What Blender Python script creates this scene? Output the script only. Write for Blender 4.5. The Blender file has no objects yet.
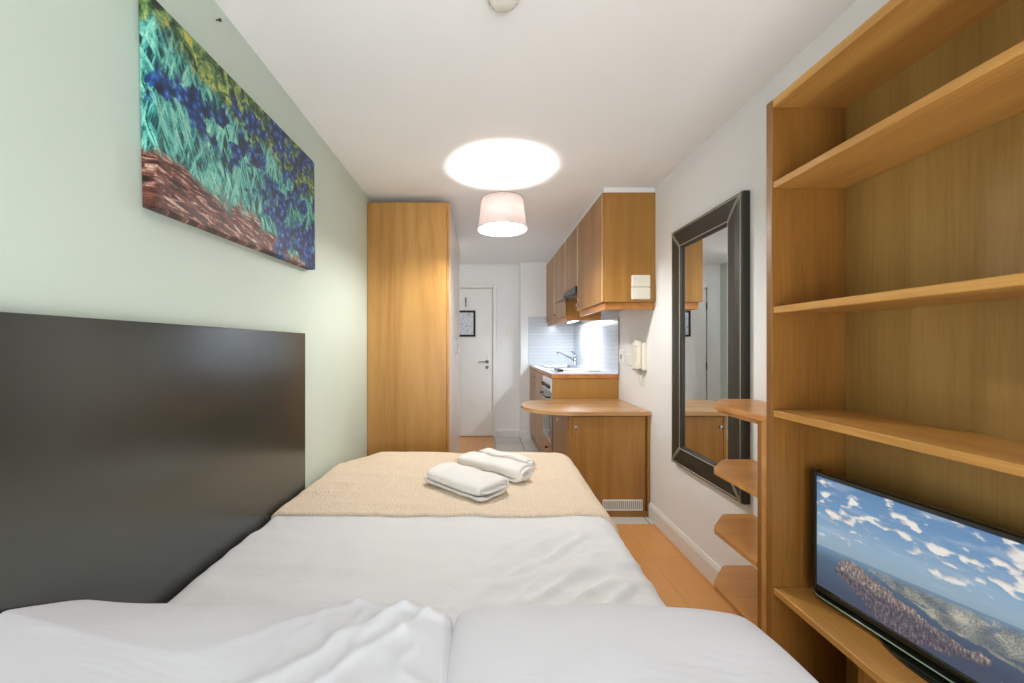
import bpy, bmesh, math, random
from mathutils import Vector, Matrix, noise
random.seed(7)
S = bpy.context.scene
COL = S.collection
PI = math.pi

# ------------------------------------------------------------------ node helper
class NG:
    def __init__(s, name):
        s.m = bpy.data.materials.new(name); s.m.use_nodes = True
        s.t = s.m.node_tree; s.t.nodes.clear()
        s.out = s.t.nodes.new('ShaderNodeOutputMaterial')
    def n(s, typ, **kw):
        nd = s.t.nodes.new(typ)
        for k, v in kw.items(): setattr(nd, k, v)
        return nd
    def put(s, sock, v):
        if hasattr(v, 'links') or isinstance(v, bpy.types.NodeSocket): s.t.links.new(v, sock)
        else:
            try: sock.default_value = v
            except Exception:
                sock.default_value = (*v, 1) if len(v) == 3 else v[:3]
    def math(s, op, a, b=0.0, c=None, clamp=False):
        nd = s.n('ShaderNodeMath', operation=op, use_clamp=clamp)
        s.put(nd.inputs[0], a); s.put(nd.inputs[1], b)
        if c is not None: s.put(nd.inputs[2], c)
        return nd.outputs[0]
    def mix(s, f, a, b, mode='MIX'):
        nd = s.n('ShaderNodeMix', data_type='RGBA', blend_type=mode)
        s.put(nd.inputs[0], f)
        for i, v in ((6, a), (7, b)):
            s.put(nd.inputs[i], v if isinstance(v, bpy.types.NodeSocket) else (*v[:3], 1))
        return nd.outputs[2]
    def ramp(s, f, stops, interp='LINEAR'):
        nd = s.n('ShaderNodeValToRGB'); cr = nd.color_ramp; cr.interpolation = interp
        while len(cr.elements) > 1: cr.elements.remove(cr.elements[0])
        for i, (p, c) in enumerate(stops):
            e = cr.elements[0] if i == 0 else cr.elements.new(p)
            e.position = p; e.color = (*c, 1) if len(c) == 3 else c
        s.put(nd.inputs[0], f); return nd.outputs[0]
    def step(s, x, lo, hi):
        nd = s.n('ShaderNodeMapRange', interpolation_type='SMOOTHSTEP')
        s.put(nd.inputs[0], x); s.put(nd.inputs[1], lo); s.put(nd.inputs[2], hi)
        return nd.outputs[0]
    def coord(s, scale=(1,1,1), kind='Object', rot=(0,0,0), loc=(0,0,0)):
        tc = s.n('ShaderNodeTexCoord'); mp = s.n('ShaderNodeMapping')
        s.t.links.new(tc.outputs[kind], mp.inputs[0])
        mp.inputs['Scale'].default_value = scale; mp.inputs['Rotation'].default_value = rot
        mp.inputs['Location'].default_value = loc
        return mp.outputs[0]
    def noise(s, v, scale=5, detail=3, rough=.5, dist=0):
        nd = s.n('ShaderNodeTexNoise'); s.put(nd.inputs['Vector'], v)
        nd.inputs['Scale'].default_value = scale; nd.inputs['Detail'].default_value = detail
        nd.inputs['Roughness'].default_value = rough; nd.inputs['Distortion'].default_value = dist
        return nd.outputs[0]
    def bump(s, h, strength=.2, dist=.01):
        nd = s.n('ShaderNodeBump'); nd.inputs['Strength'].default_value = strength
        nd.inputs['Distance'].default_value = dist; s.put(nd.inputs['Height'], h); return nd.outputs[0]
    def bsdf(s, color, rough=.5, metal=0, normal=None, **kw):
        b = s.n('ShaderNodeBsdfPrincipled')
        s.put(b.inputs['Base Color'], color if isinstance(color, bpy.types.NodeSocket) else (*color[:3], 1))
        s.put(b.inputs['Roughness'], rough); s.put(b.inputs['Metallic'], metal)
        if normal is not None: s.put(b.inputs['Normal'], normal)
        for k, v in kw.items(): s.put(b.inputs[k.replace('_', ' ')], v)
        s.t.links.new(b.outputs[0], s.out.inputs[0]); return b

def lin(r, g, b):
    f = lambda c: (c/255/12.92) if c/255 <= .04045 else ((c/255+.055)/1.055)**2.4
    return (f(r), f(g), f(b))

def simple(name, rgb, rough=.5, metal=0, bumpscale=None, bumpst=.1, var=.04, **kw):
    g = NG(name); c = lin(*rgb)
    co = g.coord()
    n = g.noise(co, 6, 3)
    col = g.mix(n, [x*(1-var) for x in c], [min(1, x*(1+var)) for x in c])
    nor = g.bump(g.noise(co, bumpscale, 4), bumpst, .002) if bumpscale else None
    g.bsdf(col, rough, metal, nor, **kw); return g.m

def wood(name, dark, mid, light, axis='Z', rough=.38, spread=1.0, contrast=1.0):
    """veneer with the grain along one axis"""
    g = NG(name)
    k = {'X': (.09, 1, 1), 'Y': (1, .09, 1), 'Z': (1, 1, .09)}[axis]
    k2 = {'X': (.03, 1, 1), 'Y': (1, .03, 1), 'Z': (1, 1, .03)}[axis]
    co = g.coord(k); co2 = g.coord(k2)
    big = g.noise(co, 5*spread, 4, .6, 1.2)
    rings = g.math('FRACT', g.math('MULTIPLY', g.noise(co, 2.4*spread, 2, .45, .4), 9))
    rings = g.math('ABSOLUTE', g.math('SUBTRACT', rings, .5))
    fine = g.noise(co2, 130, 3, .7)
    f = g.math('ADD', g.math('MULTIPLY', big, .55), g.math('MULTIPLY', rings, .35*contrast))
    f = g.math('ADD', f, g.math('MULTIPLY', g.math('SUBTRACT', fine, .5), .55*contrast))
    col = g.ramp(f, [(.18, lin(*dark)), (.42, lin(*mid)), (.72, lin(*light))])
    g.bsdf(col, g.math('ADD', g.math('MULTIPLY', fine, .12), rough-.06), 0, g.bump(fine, .06, .002), Specular_IOR_Level=.4)
    return g.m

# ------------------------------------------------------------------ mesh helpers
def bm_box(bm, x0, x1, y0, y1, z0, z1, bev=.0015, seg=1):
    v = [bm.verts.new((x, y, z)) for x in (x0, x1) for y in (y0, y1) for z in (z0, z1)]
    q = [(0,1,3,2), (4,6,7,5), (0,4,5,1), (2,3,7,6), (0,2,6,4), (1,5,7,3)]
    fs = [bm.faces.new([v[i] for i in f]) for f in q]
    if bev > 0:
        ed = list({e for f in fs for e in f.edges})
        bmesh.ops.bevel(bm, geom=ed, offset=bev, segments=seg, profile=.5, affect='EDGES')
    return bm
def box(*a, **k):
    return bm_box(bmesh.new(), *a, **k)
def bm_prism(bm, pts, z0, z1, axis='Z', bev=0):
    """pts: outline; extruded along axis (pts in the remaining two axes, in order)"""
    def P(a, b, c): return {'Z': (a, b, c), 'Y': (a, c, b), 'X': (c, a, b)}[axis]
    lo = [bm.verts.new(P(a, b, z0)) for a, b in pts]; hi = [bm.verts.new(P(a, b, z1)) for a, b in pts]
    n = len(pts); fs = [bm.faces.new(lo), bm.faces.new(hi)]
    for i in range(n): fs.append(bm.faces.new((lo[i], lo[(i+1) % n], hi[(i+1) % n], hi[i])))
    bmesh.ops.recalc_face_normals(bm, faces=fs)
    if bev:
        ed = [e for f in fs[:2] for e in f.edges]
        bmesh.ops.bevel(bm, geom=ed, offset=bev, segments=2, profile=.5, affect='EDGES')
    return bm
def bm_lathe(bm, prof, c=(0,0,0), axis='Z', n=32, cap=True):
    rings = []
    for r, h in prof:
        ring = []
        for i in range(n):
            a = 2*PI*i/n; p = (r*math.cos(a), r*math.sin(a), h)
            if axis == 'X': p = (p[2], p[0], p[1])
            if axis == 'Y': p = (p[0], p[2], p[1])
            ring.append(bm.verts.new((c[0]+p[0], c[1]+p[1], c[2]+p[2])))
        rings.append(ring)
    fs = []
    for a, b in zip(rings, rings[1:]):
        for i in range(n): fs.append(bm.faces.new((a[i], a[(i+1) % n], b[(i+1) % n], b[i])))
    if cap:
        for r in (rings[0], rings[-1]): fs.append(bm.faces.new(r))
    bmesh.ops.recalc_face_normals(bm, faces=fs)
    for f in fs: f.smooth = True
    return bm
def bm_tube(bm, pts, r, n=10, closed=False):
    pts = [Vector(p) for p in pts]; rings = []
    m = len(pts); rr = r if isinstance(r, (list, tuple)) else [r]*m
    up = Vector((0, 0, 1))
    for i, p in enumerate(pts):
        a = pts[max(i-1, 0)]; b = pts[min(i+1, m-1)]; d = (b-a).normalized()
        u = d.cross(up)
        if u.length < 1e-3: u = d.cross(Vector((1, 0, 0)))
        u.normalize(); w = d.cross(u).normalized()
        rings.append([bm.verts.new(p + (u*math.cos(2*PI*k/n) + w*math.sin(2*PI*k/n))*rr[i]) for k in range(n)])
    fs = []
    for a, b in zip(rings, rings[1:]):
        for i in range(n): fs.append(bm.faces.new((a[i], a[(i+1) % n], b[(i+1) % n], b[i])))
    fs.append(bm.faces.new(rings[0])); fs.append(bm.faces.new(rings[-1]))
    bmesh.ops.recalc_face_normals(bm, faces=fs)
    for f in fs[:-2]: f.smooth = True
    return bm
def bm_grid(bm, nu, nv, f, smooth=True):
    V = [[bm.verts.new(f(i/(nu-1), j/(nv-1))) for j in range(nv)] for i in range(nu)]
    for i in range(nu-1):
        for j in range(nv-1):
            fc = bm.faces.new((V[i][j], V[i+1][j], V[i+1][j+1], V[i][j+1])); fc.smooth = smooth
    return V

def obj(name, bm, mat, parent=None, base=None):
    """link bm (in room coordinates) as one mesh object; origin at its thing's base"""
    org = Vector(base) if base is not None else Vector((0, 0, 0))
    if parent is not None:
        org = Vector(parent['_o'])
    bm.normal_update()
    bmesh.ops.translate(bm, verts=bm.verts, vec=-org)
    me = bpy.data.meshes.new(name); bm.to_mesh(me); bm.free()
    o = bpy.data.objects.new(name, me); COL.objects.link(o)
    for m in (mat if isinstance(mat, (list, tuple)) else [mat]): me.materials.append(m)
    o['_o'] = tuple(org)
    if parent is not None: o.parent = parent
    else: o.location = org
    return o
def thing(name, label, cat, base, group=None):
    o = bpy.data.objects.new(name, None); COL.objects.link(o)
    o.empty_display_size = .05; o.location = base; o['_o'] = tuple(base)
    return tag(o, label, cat, group)
def tag(o, label, cat, group=None):
    o['label'] = label; o['category'] = cat
    if group: o['group'] = group
    return o
def struct(name, bm, mat, parent=None):
    o = obj(name, bm, mat, parent)
    if parent is None: o['kind'] = 'structure'
    return o
def smooth(o):
    for p in o.data.polygons: p.use_smooth = True
    return o

# ------------------------------------------------------------------ materials
M = {}
def wallpaint(name, rgb):
    g = NG(name); c = lin(*rgb); co = g.coord()
    col = g.mix(g.noise(co, 3, 3), [x*.97 for x in c], [min(1, x*1.02) for x in c])
    g.bsdf(col, .75, 0, g.bump(g.noise(co, 90, 3), .05, .002), Specular_IOR_Level=.25); return g.m
M['green'] = wallpaint('sage wall paint', (200, 211, 198))
M['white'] = wallpaint('white wall paint', (236, 236, 235))
M['ceil'] = wallpaint('ceiling paint', (243, 243, 242))
M['gloss_white'] = simple('white gloss paint', (232, 231, 228), .35)
M['wood_ward'] = wood('wardrobe veneer', (158, 112, 54), (184, 140, 78), (198, 156, 96), 'Z', .36, .8, .6)
M['wood_ward_edge'] = wood('wardrobe edging', (160, 104, 50), (190, 136, 72), (206, 156, 92), 'Z', .4)
M['ward_door'] = simple('pale gloss laminate', (226, 214, 205), .22)
M['wood_k'] = wood('kitchen door veneer', (146, 100, 48), (172, 126, 64), (188, 144, 80), 'Z', .3, .9, .55)
M['wood_kx'] = wood('kitchen rail veneer', (160, 98, 44), (192, 130, 64), (208, 148, 80), 'Y', .33, .9, .5)
M['wood_kside'] = wood('kitchen side veneer', (150, 104, 46), (172, 126, 60), (186, 142, 76), 'Z', .33, .8, .5)
M['wood_bar'] = wood('breakfast bar top', (176, 132, 86), (200, 158, 110), (214, 176, 130), 'X', .25, .9, .6)
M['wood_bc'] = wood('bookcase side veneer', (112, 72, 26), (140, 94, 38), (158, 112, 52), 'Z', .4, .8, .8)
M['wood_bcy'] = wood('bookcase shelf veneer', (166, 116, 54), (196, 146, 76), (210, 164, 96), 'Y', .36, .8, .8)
M['wood_back'] = wood('bookcase back veneer', (136, 102, 48), (162, 128, 68), (176, 144, 82), 'Z', .45, .9, .6)
M['wood_cs'] = wood('corner shelf veneer', (172, 116, 60), (198, 142, 82), (210, 160, 102), 'X', .3, .8, .5)
M['black'] = simple('black plastic', (22, 22, 20), .25)
M['glossblack'] = simple('gloss black plastic', (26, 28, 22), .08)
M['chrome'] = simple('chrome', (150, 154, 160), .16, 1)
M['steel'] = simple('brushed steel', (190, 192, 196), .3, 1)
M['plastic'] = simple('white plastic', (232, 230, 222), .35)
M['cream'] = simple('cream plastic', (232, 226, 210), .38)
M['greyp'] = simple('grey plastic', (150, 148, 142), .45)
M['board'] = simple('black ash board', (44, 47, 41), .23, 0, 60, .012, .06, Specular_IOR_Level=.9)
M['glass_dark'] = simple('dark glass', (20, 22, 26), .06)
M['towel'] = simple('white terry cotton', (240, 236, 230), .95, 0, 260, .8, .03, Sheen_Weight=.3)
M['mirror'] = simple('silvered glass', (235, 238, 238), .0, 1)
M['stitch'] = simple('pale thread', (200, 194, 172), .7)
M['leather'] = simple('dark brown leather', (42, 40, 32), .45, 0, 140, .35, .15)
M['laminate'] = simple('pale grey laminate', (232, 232, 238), .3)
M['lipping'] = wood('pale door lipping', (204, 168, 126), (222, 190, 150), (232, 204, 168), 'Z', .35)
M['nail'] = simple('dark steel', (60, 58, 55), .4, 1)
M['hood_visor'] = simple('smoked visor', (70, 82, 96), .08)

def m_linen(name, rgb, scale):
    g = NG(name); c = lin(*rgb); co = g.coord()
    col = g.mix(g.noise(co, 4, 2), [x*.985 for x in c], c)
    w = g.noise(g.coord((1, .12, 1)), 900, 1)
    h = g.math('ADD', g.math('MULTIPLY', g.noise(g.coord((1, 2.2, 1), rot=(0, 0, .5)), scale, 4, .55, .8), 1.0), g.math('MULTIPLY', w, .02))
    g.bsdf(col, .8, 0, g.bump(h, .35, .012), Sheen_Weight=.15, Specular_IOR_Level=.2); return g.m
M['linen'] = m_linen('white cotton bedding', (228, 227, 227), 6)
M['pillowcase'] = m_linen('white pillowcase cotton', (216, 216, 220), 4)
# matelasse bedspread
g = NG('cream matelasse cotton'); co = g.coord((1, 1, 1))
vo = g.n('ShaderNodeTexVoronoi', feature='DISTANCE_TO_EDGE'); g.put(vo.inputs['Vector'], g.coord((1.0, 1.5, 1)))
vo.inputs['Scale'].default_value = 52; vo.inputs['Randomness'].default_value = .55
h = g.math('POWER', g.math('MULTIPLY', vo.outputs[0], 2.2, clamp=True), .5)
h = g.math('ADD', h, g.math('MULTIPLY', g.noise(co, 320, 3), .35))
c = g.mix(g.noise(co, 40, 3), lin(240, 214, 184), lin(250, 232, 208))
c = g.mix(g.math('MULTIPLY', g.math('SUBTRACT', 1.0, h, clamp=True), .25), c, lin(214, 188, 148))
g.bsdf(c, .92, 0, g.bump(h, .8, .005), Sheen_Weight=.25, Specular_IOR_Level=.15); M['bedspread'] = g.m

# wood strip floor
g = NG('honey wood strip floor')
br = g.n('ShaderNodeTexBrick', offset=.37); g.put(br.inputs['Vector'], g.coord((1, 1, 1), rot=(0, 0, PI/2)))
for k, v in (('Scale', 1), ('Mortar Size', .0012), ('Brick Width', 1.15), ('Row Height', .19), ('Bias', 0)): br.inputs[k].default_value = v
br.inputs['Color1'].default_value = (*lin(208, 148, 84), 1); br.inputs['Color2'].default_value = (*lin(220, 164, 98), 1)
br.inputs['Mortar'].default_value = (*lin(178, 120, 66), 1)
gr = g.noise(g.coord((1, .06, 1)), 22, 5, .65, .6)
c = g.mix(g.math('MULTIPLY', gr, .5), br.outputs[0], lin(176, 108, 50), 'MULTIPLY')
c = g.mix(g.math('MULTIPLY', gr, .45), br.outputs[0], lin(186, 116, 56))
g.bsdf(c, .3, 0, g.bump(br.outputs[1], -.1, .002)); M['floor'] = g.m
# floor tiles
g = NG('pale grey floor tiles')
br = g.n('ShaderNodeTexBrick', offset=0); g.put(br.inputs['Vector'], g.coord((1, 1, 1), loc=(-.14, -.02, 0)))
for k, v in (('Scale', 1), ('Mortar Size', .005), ('Brick Width', .33), ('Row Height', .33)): br.inputs[k].default_value = v
br.inputs['Color1'].default_value = (*lin(206, 202, 194), 1); br.inputs['Color2'].default_value = (*lin(214, 210, 202), 1)
br.inputs['Mortar'].default_value = (*lin(120, 116, 110), 1)
g.bsdf(br.outputs[0], .35, 0, g.bump(br.outputs[1], -.2, .003)); M['floortile'] = g.m
# glazed wall tiles: thin horizontal courses
def walltile(name, rot):
    g = NG(name)
    br = g.n('ShaderNodeTexBrick', offset=.5); g.put(br.inputs['Vector'], g.coord((1, 1, 1), rot=rot))
    for k, v in (('Scale', 1), ('Mortar Size', .0022), ('Brick Width', .30), ('Row Height', .05)): br.inputs[k].default_value = v
    br.inputs['Color1'].default_value = (*lin(236, 238, 240), 1); br.inputs['Color2'].default_value = (*lin(230, 233, 236), 1)
    br.inputs['Mortar'].default_value = (*lin(196, 198, 202), 1)
    g.bsdf(br.outputs[0], .18, 0, g.bump(br.outputs[1], -.4, .004)); return g.m
M['tile_r'] = walltile('white glazed tiles', (PI/2, 0, PI/2))
g = NG('white glazed tiles along the end')
tc = g.n('ShaderNodeTexCoord'); sp = g.n('ShaderNodeSeparateXYZ'); g.put(sp.inputs[0], tc.outputs['Object'])
def comb(g, a, b):
    cb = g.n('ShaderNodeCombineXYZ'); g.put(cb.inputs[0], a); g.put(cb.inputs[1], b); return cb.outputs[0]
def tilemat(name, ax):
    g = NG(name); tc = g.n('ShaderNodeTexCoord'); sp = g.n('ShaderNodeSeparateXYZ'); g.put(sp.inputs[0], tc.outputs['Object'])
    br = g.n('ShaderNodeTexBrick', offset=.5); g.put(br.inputs['Vector'], comb(g, sp.outputs[ax], sp.outputs[2]))
    for k, v in (('Scale', 1), ('Mortar Size', .0018), ('Brick Width', 4.0), ('Row Height', .042)): br.inputs[k].default_value = v
    br.inputs['Color1'].default_value = (*lin(200, 204, 208), 1); br.inputs['Color2'].default_value = (*lin(194, 198, 203), 1)
    br.inputs['Mortar'].default_value = (*lin(172, 176, 181), 1)
    g.bsdf(br.outputs[0], .2, 0, g.bump(br.outputs[1], -.25, .003)); return g.m
M['tile_r'] = tilemat('white glazed side tiles', 1); M['tile_b'] = tilemat('white glazed end tiles', 0)

# abstract floral canvas (a generic stand-in)
g = NG('abstract garden painting')
tc = g.n('ShaderNodeTexCoord'); sp = g.n('ShaderNodeSeparateXYZ'); g.put(sp.inputs[0], tc.outputs['Object'])
yy, zz = g.math('ADD', sp.outputs[1], sp.outputs[0]), sp.outputs[2]          # y 0..0.93 , z 0..0.5 (object space, origin at lower near corner)
def P(a, b, c=0.0):
    cb = g.n('ShaderNodeCombineXYZ'); g.put(cb.inputs[0], a); g.put(cb.inputs[1], b); g.put(cb.inputs[2], c); return cb.outputs[0]
warp = g.math('MULTIPLY', g.math('SUBTRACT', g.noise(P(yy, zz), 5, 3), .5), .30)
band = g.math('ADD', g.math('ADD', zz, warp), g.math('MULTIPLY', yy, .16))      # rust corner bottom near
def strokes(sy, sz, rot, sc):
    c_, s_ = math.cos(rot), math.sin(rot)
    a = g.math('ADD', g.math('MULTIPLY', yy, c_), g.math('MULTIPLY', zz, s_)); b = g.math('SUBTRACT', g.math('MULTIPLY', zz, c_), g.math('MULTIPLY', yy, s_))
    return g.noise(P(g.math('MULTIPLY', a, sy), g.math('MULTIPLY', b, sz)), sc, 3, .6, 1.0)
s_ground = strokes(1, 5, -.15, 16); s_leaf = strokes(6, 1, .45, 9); s_leaf2 = strokes(6, 1, -.3, 8); s_dab = g.noise(P(yy, zz), 30, 3, .6, .8)
ground = g.ramp(s_ground, [(.36, lin(34, 16, 14)), (.47, lin(86, 42, 32)), (.55, lin(128, 74, 60)), (.64, lin(204, 172, 152))])
leaf = g.ramp(g.math('MAXIMUM', s_leaf, s_leaf2), [(.44, lin(16, 50, 58)), (.51, lin(44, 128, 122)), (.57, lin(92, 182, 168)), (.68, lin(158, 214, 190))])
vb = g.n('ShaderNodeTexVoronoi'); g.put(vb.inputs['Vector'], P(yy, zz)); vb.inputs['Scale'].default_value = 42
blue = g.ramp(g.math('ADD', g.math('MULTIPLY', vb.outputs[0], .7), g.math('MULTIPLY', s_dab, .5)), [(.25, lin(116, 168, 224)), (.40, lin(44, 104, 180)), (.58, lin(20, 56, 116)), (.8, lin(14, 26, 50))])
top = g.ramp(s_dab, [(.36, lin(22, 36, 22)), (.46, lin(62, 96, 52)), (.56, lin(122, 156, 88)), (.66, lin(206, 184, 80))])
c = g.mix(g.step(band, .13, .17), ground, leaf)
bl = g.noise(P(g.math('ADD', yy, 9.3), zz), 11, 4)
upper = g.math('SUBTRACT', 1.0, g.math('MULTIPLY', g.step(g.math('ADD', zz, g.math('MULTIPLY', yy, -.35)), .30, .36), 1.0))
bmask = g.math('MULTIPLY', upper,g.math('MULTIPLY', g.step(bl, .49, .53), g.step(g.math('ADD', band, g.math('MULTIPLY', yy, .12)), .24, .30)))
c = g.mix(g.step(band, .42, .48), c, top)
c = g.mix(bmask, c, blue)
bl2 = g.noise(P(g.math('ADD', yy, 7.3), zz), 7, 2)
c = g.mix(g.math('MULTIPLY', g.step(bl2, .5, .56), g.step(yy, .45, .65)), c, blue)
ol = g.math('ABSOLUTE', g.math('SUBTRACT', g.noise(P(g.math('MULTIPLY', yy, 2.2), zz, 4.0), 26, 3, .6, .6), .5))
c = g.mix(g.math('MULTIPLY', g.math('SUBTRACT', 1.0, g.step(ol, .0, .022)), .7), c, lin(20, 24, 34))
g.bsdf(c, .5, 0, g.bump(s_dab, .15, .002)); M['art'] = g.m

# television picture: coastal city seen from the air
g = NG('television picture')
tc = g.n('ShaderNodeTexCoord'); sp = g.n('ShaderNodeSeparateXYZ'); g.put(sp.inputs[0], tc.outputs['UV'])
u, v = sp.outputs[0], sp.outputs[1]
mul = lambda a, b: g.math('MULTIPLY', a, b); add = lambda a, b: g.math('ADD', a, b); sub = lambda a, b: g.math('SUBTRACT', a, b)
hor = add(.37, mul(u, .17))
d = sub(v, hor)                                   # >0 sky
sky = g.ramp(d, [(0, lin(150, 172, 186)), (.14, lin(150, 178, 200)), (.35, lin(116, 154, 192)), (.62, lin(88, 130, 174))])
U = mul(u, 1.78)
cn = g.noise(P(mul(U, .62), mul(v, 1.25)), 13.0, 6, .5, .05)
cn2 = g.noise(P(add(mul(U, .8), 2.2), mul(v, 1.3)), 3.6, 3, .5)
cm = g.step(add(add(mul(cn, .66), mul(cn2, .36)), mul(u, .04)), .55, .605)
cm = mul(mul(cm, g.step(d, .05, .16)), .92)
cshade = g.ramp(g.noise(P(mul(U, .62), add(mul(v, 1.25), .015)), 13.0, 6, .5), [(.42, lin(150, 152, 162)), (.6, lin(246, 240, 230))])
sky = g.mix(cm, sky, cshade)
haze0 = mul(g.step(g.noise(P(mul(U, .5), mul(v, 2.4)), 6, 4), .5, .7), mul(g.step(d, .0, .1), .35))
sky = g.mix(haze0, sky, lin(196, 206, 214))
inv = lambda a: sub(1.0, a)
gd = mul(d, -1.0)
jit = mul(sub(g.noise(P(U, mul(v, 2)), 12, 5, .65), .5), .13)
water = g.ramp(gd, [(0, lin(112, 140, 164)), (.1, lin(88, 108, 128)), (.35, lin(74, 84, 104))])
tall = g.noise(P(mul(U, 2.6), mul(v, .8)), 30, 4, .7); lowb = g.noise(P(mul(U, 1.4), mul(v, 2.0)), 55, 4, .8)
big = g.noise(P(U, v), 9, 2)
towers = g.ramp(add(mul(tall, .65), mul(lowb, .35)), [(.36, lin(54, 56, 72)), (.45, lin(104, 96, 102)), (.54, lin(158, 142, 134)), (.64, lin(222, 206, 188))])
shady = g.ramp(add(mul(tall, .65), mul(lowb, .35)), [(.37, lin(48, 48, 62)), (.52, lin(90, 86, 100)), (.66, lin(150, 140, 144))])
farland = g.ramp(add(mul(lowb, .6), mul(big, .4)), [(.38, lin(88, 102, 112)), (.5, lin(134, 136, 132)), (.63, lin(204, 198, 184))])
upr = sub(add(v, jit), g.math('MAXIMUM', sub(.46, mul(u, .56)), .19))
gcol = g.mix(mul(g.step(upr, .04, .05), g.step(gd, .012, .02)), water, farland)
rb = g.noise(P(add(U, 3), mul(v, 3)), 7, 3)
gcol = g.mix(mul(g.step(rb, .60, .62), .8), gcol, water)
c1 = inv(g.step(upr, -.006, .004)); c2 = g.step(sub(add(u, jit), add(.08, mul(sub(v, .22), .28))), 0, .012)
c3 = g.step(sub(add(v, jit), sub(.307, mul(u, 1.09))), 0, .012); c4 = inv(g.step(sub(u, add(.585, mul(sub(v, .11), .2))), 0, .01))
c5 = g.step(sub(add(v, jit), mul(sub(u, .38), .60)), 0, .01)
isl = mul(mul(mul(c1, c2), c3), mul(c4, c5))
shd = inv(g.step(sub(add(v, jit), sub(.26, mul(u, .20))), -.02, .04))
gcol = g.mix(isl, gcol, g.mix(mul(shd, .85), towers, shady))
shore = mul(g.step(sub(v, mul(sub(u, .45), .5)), -.14, -.13), inv(g.step(sub(v, mul(sub(u, .45), .5)), -.118, -.11)))
gcol = g.mix(mul(shore, .7), gcol, lin(190, 186, 176))
gcol = g.mix(mul(inv(g.step(gd, 0, .07)), .6), gcol, lin(116, 146, 172))
pic = g.mix(g.step(d, -.004, .004), gcol, sky)
em = g.n('ShaderNodeEmission'); g.put(em.inputs[0], pic); em.inputs[1].default_value = .85
gl = g.n('ShaderNodeBsdfGlossy'); gl.inputs['Roughness'].default_value = .12; gl.inputs[0].default_value = (.04, .04, .04, 1)
ad = g.n('ShaderNodeAddShader'); g.t.links.new(em.outputs[0], ad.inputs[0]); g.t.links.new(gl.outputs[0], ad.inputs[1])
g.t.links.new(ad.outputs[0], g.out.inputs[0]); M['tvpic'] = g.m; TV_EM = em

# lamp shade: fabric that lets light through
g = NG('pinkish grey shade fabric')
df = g.n('ShaderNodeBsdfDiffuse'); tr = g.n('ShaderNodeBsdfTranslucent'); mx = g.n('ShaderNodeMixShader')
wv = g.noise(g.coord((1, 1, 6)), 120, 2)
c = g.mix(wv, lin(206, 196, 192), lin(220, 210, 206))
g.put(df.inputs[0], c); g.put(tr.inputs[0], g.mix(wv, lin(164, 154, 150), lin(180, 170, 166))); mx.inputs[0].default_value = .3
g.t.links.new(df.outputs[0], mx.inputs[1]); g.t.links.new(tr.outputs[0], mx.inputs[2]); g.t.links.new(mx.outputs[0], g.out.inputs[0]); M['shade'] = g.m
def emit(name, rgb, st):
    g = NG(name); e = g.n('ShaderNodeEmission'); e.inputs[0].default_value = (*rgb, 1); e.inputs[1].default_value = st
    g.t.links.new(e.outputs[0], g.out.inputs[0]); return g.m
M['bulb'] = emit('lit bulb', (1, .985, .97), 850)
M['tubelit'] = emit('lit diffuser', (.85, .93, 1), 8)
# glass of the added window
g = NG('added window glass'); t_ = g.n('ShaderNodeBsdfTransparent'); gl = g.n('ShaderNodeBsdfGlossy'); gl.inputs['Roughness'].default_value = .02
mx = g.n('ShaderNodeMixShader'); mx.inputs[0].default_value = .06
g.t.links.new(t_.outputs[0], mx.inputs[1]); g.t.links.new(gl.outputs[0], mx.inputs[2]); g.t.links.new(mx.outputs[0], g.out.inputs[0]); M['added_pane'] = g.m
# printed notice
g = NG('printed plan sheet'); n1 = g.noise(g.coord((1, 1, 2.5)), 40, 3, .6); 
c = g.ramp(n1, [(.35, lin(120, 132, 150)), (.45, lin(206, 212, 222)), (.6, lin(222, 226, 234))]); g.bsdf(c, .2); M['sheet'] = g.m

# ------------------------------------------------------------------ room shell
XL, XR, YB, YF, ZC = -.85, 1.175, 5.35, -.62, 2.30
PX, PY = .475, 5.20            # boxed-out kitchen end wall
bm = box(XL-.1, .125, YF-.1, YB+.1, -.1, 0, bev=0); bm_box(bm, .125, XR+.1, YF-.1, 2.72, -.1, 0, bev=0)
struct('floor', bm, M['floor'])
struct('floor_kitchen', box(.125, XR+.1, 2.72, YB+.1, -.1, .0005, bev=0), M['floortile'])
struct('trim_1', box(.117, .125, 2.72, YB, 0, .003, bev=.001), M['wood_kx'])
struct('ceiling', box(XL-.1, XR+.1, YF-.1, YB+.1, ZC, ZC+.1, bev=0), M['ceil'])
struct('wall_left', box(XL-.1, XL, YF-.1, YB+.1, 0, ZC, bev=0), M['green'])
struct('wall_right', box(XR, XR+.1, YF-.1, YB+.1, 0, ZC, bev=0), M['white'])
# end wall with the door opening
DX0, DX1, DZ = -.67, .118, 1.985
bm = box(XL, DX0-.012, YB, YB+.1, 0, ZC, bev=0); bm_box(bm, DX1+.012, XR, YB, YB+.1, 0, ZC, bev=0)
bm_box(bm, DX0-.012, DX1+.012, YB, YB+.1, DZ+.012, ZC, bev=0)
bm_box(bm, DX0-.012, DX1+.012, YB+.08, YB+.1, 0, DZ+.012, bev=0)
struct('wall_end', bm, M['white'])
struct('wall_kitchen', box(PX, XR, PY, YB, 0, ZC, bev=.002), M['white'])
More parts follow.
